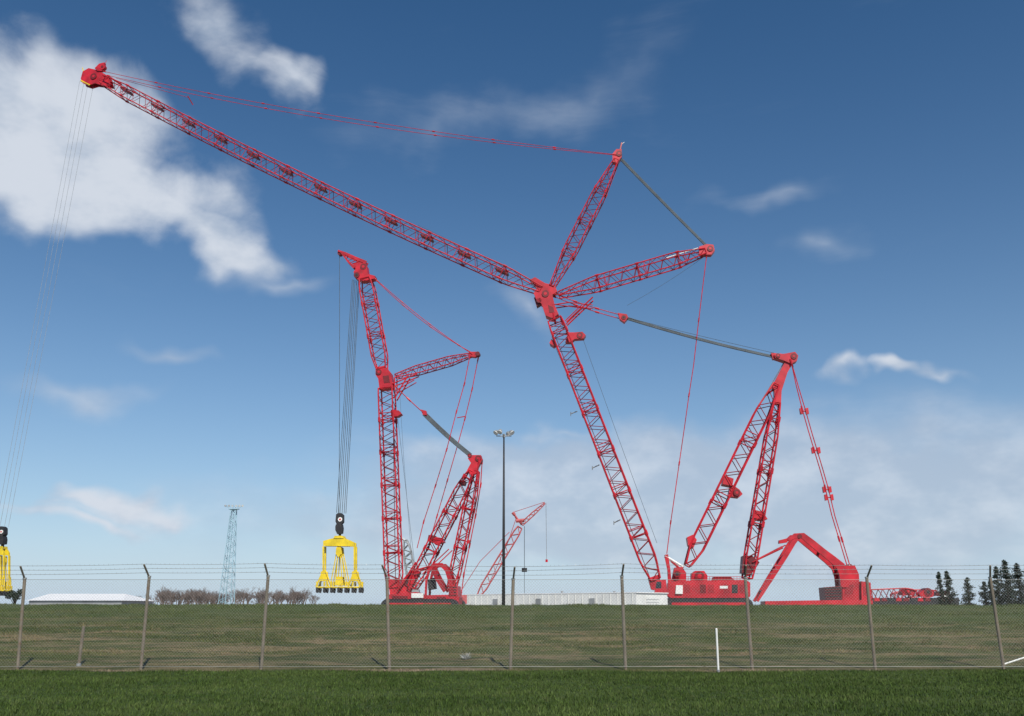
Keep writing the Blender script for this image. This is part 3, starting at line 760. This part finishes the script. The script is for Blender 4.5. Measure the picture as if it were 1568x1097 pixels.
mb=MB(); x0=pxs[0];x1=pxs[-1]; zt=2.36;zb=0.06;H=zt-zb; st=0.085; r=0.0018
def cl(xa,za,xb,zc):
    dx=xb-xa;dz=zc-za;t0,t1=0,1
    for lim,s_ in ((x0,1),(x1,-1)):
        pa=(xa-lim)*s_; pb=(xb-lim)*s_
        if pa<0 and pb<0: return None
        if pa<0: t0=max(t0,pa/(pa-pb))
        if pb<0: t1=min(t1,pa/(pa-pb))
    return (xa+dx*t0,za+dz*t0,xa+dx*t1,za+dz*t1) if t1>t0 else None
k=x0-H
while k<x1:
    for sgn in (1,-1):
        xa,xb=(k,k+H) if sgn>0 else (k+H,k)
        c=cl(xa,zb,xb,zt)
        if c:
            A_=Vector((c[0],FY-.05,c[1]));B_=Vector((c[2],FY-.05,c[3])); m_=9
            for j in range(m_): mb.tube(A_.lerp(B_,j/m_),A_.lerp(B_,(j+1)/m_),r,GALV,3)
    k+=st
for z in (zt,zb+.02): mb.tube((x0,FY-.06,z),(x1,FY-.06,z),0.005,GALV,5)
mb.obj("chain_link_mesh",FN)
mb=MB(); bx=pxs[12] 
mb.tube((bx,FY+.07,0.12),(bx+3.3,FY+.07,1.1),0.022,WHITE,6); mb.obj("corner_brace",FN)
# marker posts
def marker(name,u,vb,vt,D,mat,r):
    x=xat(u,vb,D); z0=float(gz(np.array([x]),np.array([D]))[0]); mb=MB(); t=zat(vt,D)
    mb.tube((x,D,z0-.1),(x+.01,D,t),r,mat,8,cap=True)
    mb.tube((x+.01,D,t),(x+.01,D,t+.03),r*1.15,mat,8,r2=r*.6,cap=True)
    mb.tube((x,D,z0-.1),(x,D,z0+.06),r*1.5,GREY,8,cap=True); return mb.obj(name)
marker("white_marker_post",1100,1028,964,25.2,WHITE,0.028)
marker("marker_post",121,1015,961,26.9,RUST,0.045)
# pale dry weed tuft on the berm
mb=MB(); random.seed(9); D=28.2; x=xat(714,1000,D); zz=float(gz(np.array([x]),np.array([D]))[0])
for i in range(110):
    a=random.uniform(0,6.28);r_=random.uniform(.05,.2); mb.tube((x,D,zz),(x+math.cos(a)*r_,D+math.sin(a)*r_,zz+random.uniform(.06,.2)),0.006,WHITE if i%3==0 else GREY,3,r2=.002)
mb.obj("dry_weed")

# ================================================================== world
w=bpy.data.worlds.new("World"); scene.world=w; w.use_nodes=True; nt=w.node_tree; N=nt.nodes; L=nt.links; N.clear()
SUN_E=math.radians(42); SUN_R=math.radians(164)
sky=N.new("ShaderNodeTexSky"); sky.sky_type='NISHITA'; sky.sun_disc=False; sky.sun_elevation=SUN_E; sky.sun_rotation=SUN_R
sky.altitude=300; sky.air_density=1.0; sky.dust_density=0.1; sky.ozone_density=2.2
def M(op,a,b=None,c=None):
    x=N.new("ShaderNodeMath"); x.operation=op
    for i,k in enumerate((a,b,c)):
        if k is None: continue
        if isinstance(k,(int,float)): x.inputs[i].default_value=k
        else: L.new(k,x.inputs[i])
    return x.outputs[0]
def VM(op,a,b):
    x=N.new("ShaderNodeVectorMath"); x.operation=op
    for i,k in enumerate((a,b)):
        if isinstance(k,tuple): x.inputs[i].default_value=k
        else: L.new(k,x.inputs[i])
    return x
tc=N.new("ShaderNodeTexCoord"); sx=N.new("ShaderNodeSeparateXYZ"); L.new(tc.outputs["Generated"],sx.inputs[0])
az=M('ARCTAN2',sx.outputs[0],sx.outputs[1]); el=M('ARCSINE',sx.outputs[2])
cb_=N.new("ShaderNodeCombineXYZ"); L.new(az,cb_.inputs[0]); L.new(el,cb_.inputs[1])
def nz(scale,vs=(1,1,1),det=7,rough=.55,loc=(0,0,0),dist=0):
    mp=N.new("ShaderNodeVectorMath"); mp.operation='MULTIPLY_ADD'; mp.inputs[1].default_value=vs; mp.inputs[2].default_value=loc
    L.new(cb_.outputs[0],mp.inputs[0])
    t=N.new("ShaderNodeTexNoise"); t.inputs["Scale"].default_value=scale;t.inputs["Detail"].default_value=det;t.inputs["Roughness"].default_value=rough; t.inputs["Distortion"].default_value=dist
    L.new(mp.outputs[0],t.inputs["Vector"]); return t
wn=nz(8,det=3)
v2=N.new("ShaderNodeVectorMath"); v2.operation='MULTIPLY_ADD'; L.new(wn.outputs["Color"],v2.inputs[0]); v2.inputs[1].default_value=(.12,.12,0); v2.inputs[2].default_value=(-.06,-.06,0)
v3s=VM('ADD',v2.outputs[0],cb_.outputs[0])
def blobs(lst,vec):
    tot=None
    for (u,v,wu,wv,rot,wt) in lst:
        d=ray(u,v).normalized(); a=math.atan2(d.x,d.y); e=math.asin(d.z)
        df=VM('SUBTRACT',vec,(a,e,0)).outputs[0]
        if abs(rot)<4:
            s_=VM('MULTIPLY',df,(F/wu,F/wv,0)).outputs[0]
        else:
            r_=math.radians(rot); c_,n__=math.cos(r_),math.sin(r_)
            dx=VM('DOT_PRODUCT',df,(c_*F/wu,n__*F/wu,0)).outputs["Value"]; dy=VM('DOT_PRODUCT',df,(-n__*F/wv,c_*F/wv,0)).outputs["Value"]
            cc=N.new("ShaderNodeCombineXYZ"); L.new(dx,cc.inputs[0]); L.new(dy,cc.inputs[1]); s_=cc.outputs[0]
        g=N.new("ShaderNodeTexGradient"); g.gradient_type='SPHERICAL'; L.new(s_,g.inputs[0])
        k=M('MULTIPLY',g.outputs["Fac"],wt) if tot is None else M('MULTIPLY_ADD',g.outputs["Fac"],wt,tot); tot=k
    return tot
cum=blobs([(20,150,280,150,0,1.35),(160,140,210,75,-12,.95),(80,250,230,110,-10,1.0),(250,335,240,85,-10,1.25),(345,290,105,60,0,1.0),(365,375,120,45,0,.95),(120,330,150,60,0,.7),
  (300,30,130,70,-15,.68),(390,85,150,65,-25,.68),(455,125,80,55,-20,.85),(165,752,110,28,-3,1.6),(150,793,130,20,0,1.3),(40,772,90,20,0,1.0),(240,772,100,18,0,1.0),
  (1290,576,90,24,0,1.15),(1376,573,42,18,0,1.15),(1450,577,105,24,0,1.0),(860,658,120,24,0,.95)],v3s.outputs[0])
wis=blobs([(700,190,300,70,0,.58),(930,130,260,90,30,.52),(130,598,160,34,6,1.0),(270,525,110,26,0,.85),(1255,370,100,50,0,.7),(1170,287,140,34,8,.65),
  (1350,735,800,150,2,1.35),(950,720,420,90,0,.9),(600,800,560,90,0,1.0),(1200,830,700,120,0,.7),(420,420,130,26,0,.8),(640,700,240,50,0,.6),(810,470,110,46,-40,.65)],v3s.outputs[0])
n1=nz(8,(1,1.35,1),7,.6,dist=.25).outputs["Fac"]; n2_=nz(4.5,(1,4.0,1),6,.60,loc=(3,1,0),dist=.4).outputs["Fac"]
def sm(x,a,b,c=0,d=1):
    r=N.new("ShaderNodeMapRange"); r.interpolation_type='SMOOTHSTEP'
    for i,vv in enumerate((a,b,c,d)): r.inputs[i+1].default_value=vv
    L.new(x,r.inputs[0]); return r.outputs[0]
E1=M('SUBTRACT',cum,M('MULTIPLY',M('SUBTRACT',.92,n1),1.55))
a1=sm(E1,-.32,.8,0,.95)
E2=M('SUBTRACT',wis,M('MULTIPLY',M('SUBTRACT',1.0,n2_),.8))
a2=sm(E2,-.32,.9,0,.72)
hz=M('POWER',2.718,M('MULTIPLY',el,-6.2))
a3=M('MULTIPLY',M('MINIMUM',M('MAXIMUM',hz,0),1),0.88)
al=M('SUBTRACT',1,M('MULTIPLY',M('SUBTRACT',1,a1),M('SUBTRACT',1,a2)))
# cloud shade
n3=nz(11,(1,1.6,1),4,.6,loc=(0.0,-.25,0)).outputs["Fac"]
shade=sm(M('ADD',M('MULTIPLY',n3,1.0),M('MULTIPLY',E1,.12)),.32,.68)
cm=N.new("ShaderNodeMix"); cm.data_type='RGBA'; L.new(shade,cm.inputs["Factor"]); cm.inputs["A"].default_value=(.45,.53,.65,1); cm.inputs["B"].default_value=(.67,.72,.80,1)
bgc=N.new("ShaderNodeBackground"); L.new(cm.outputs["Result"],bgc.inputs[0]); bgc.inputs[1].default_value=1.0
hs=N.new("ShaderNodeHueSaturation"); hs.inputs["Saturation"].default_value=1.28; L.new(sky.outputs[0],hs.inputs["Color"])
bgs=N.new("ShaderNodeBackground"); L.new(hs.outputs[0],bgs.inputs[0]); bgs.inputs[1].default_value=0.088
bgh=N.new("ShaderNodeBackground"); bgh.inputs[0].default_value=(.46,.61,.81,1); bgh.inputs[1].default_value=1
mh=N.new("ShaderNodeMixShader"); L.new(a3,mh.inputs[0]); L.new(bgs.outputs[0],mh.inputs[1]); L.new(bgh.outputs[0],mh.inputs[2])
ms=N.new("ShaderNodeMixShader"); L.new(al,ms.inputs[0]); L.new(mh.outputs[0],ms.inputs[1]); L.new(bgc.outputs[0],ms.inputs[2])
out=N.new("ShaderNodeOutputWorld"); L.new(ms.outputs[0],out.inputs[0])
# sun
sd=bpy.data.lights.new("sun",'SUN'); sd.energy=4.8; sd.angle=math.radians(.5); sd.color=(1,.95,.87)
so=bpy.data.objects.new("sun",sd); scene.collection.objects.link(so)
to=Vector((math.sin(SUN_R)*math.cos(SUN_E),math.cos(SUN_R)*math.cos(SUN_E),math.sin(SUN_E)))
so.rotation_euler=to.to_track_quat('Z','Y').to_euler(); so.location=(20,-40,60)
scene.view_settings.view_transform='Standard'; scene.view_settings.look='None'; scene.view_settings.exposure=0
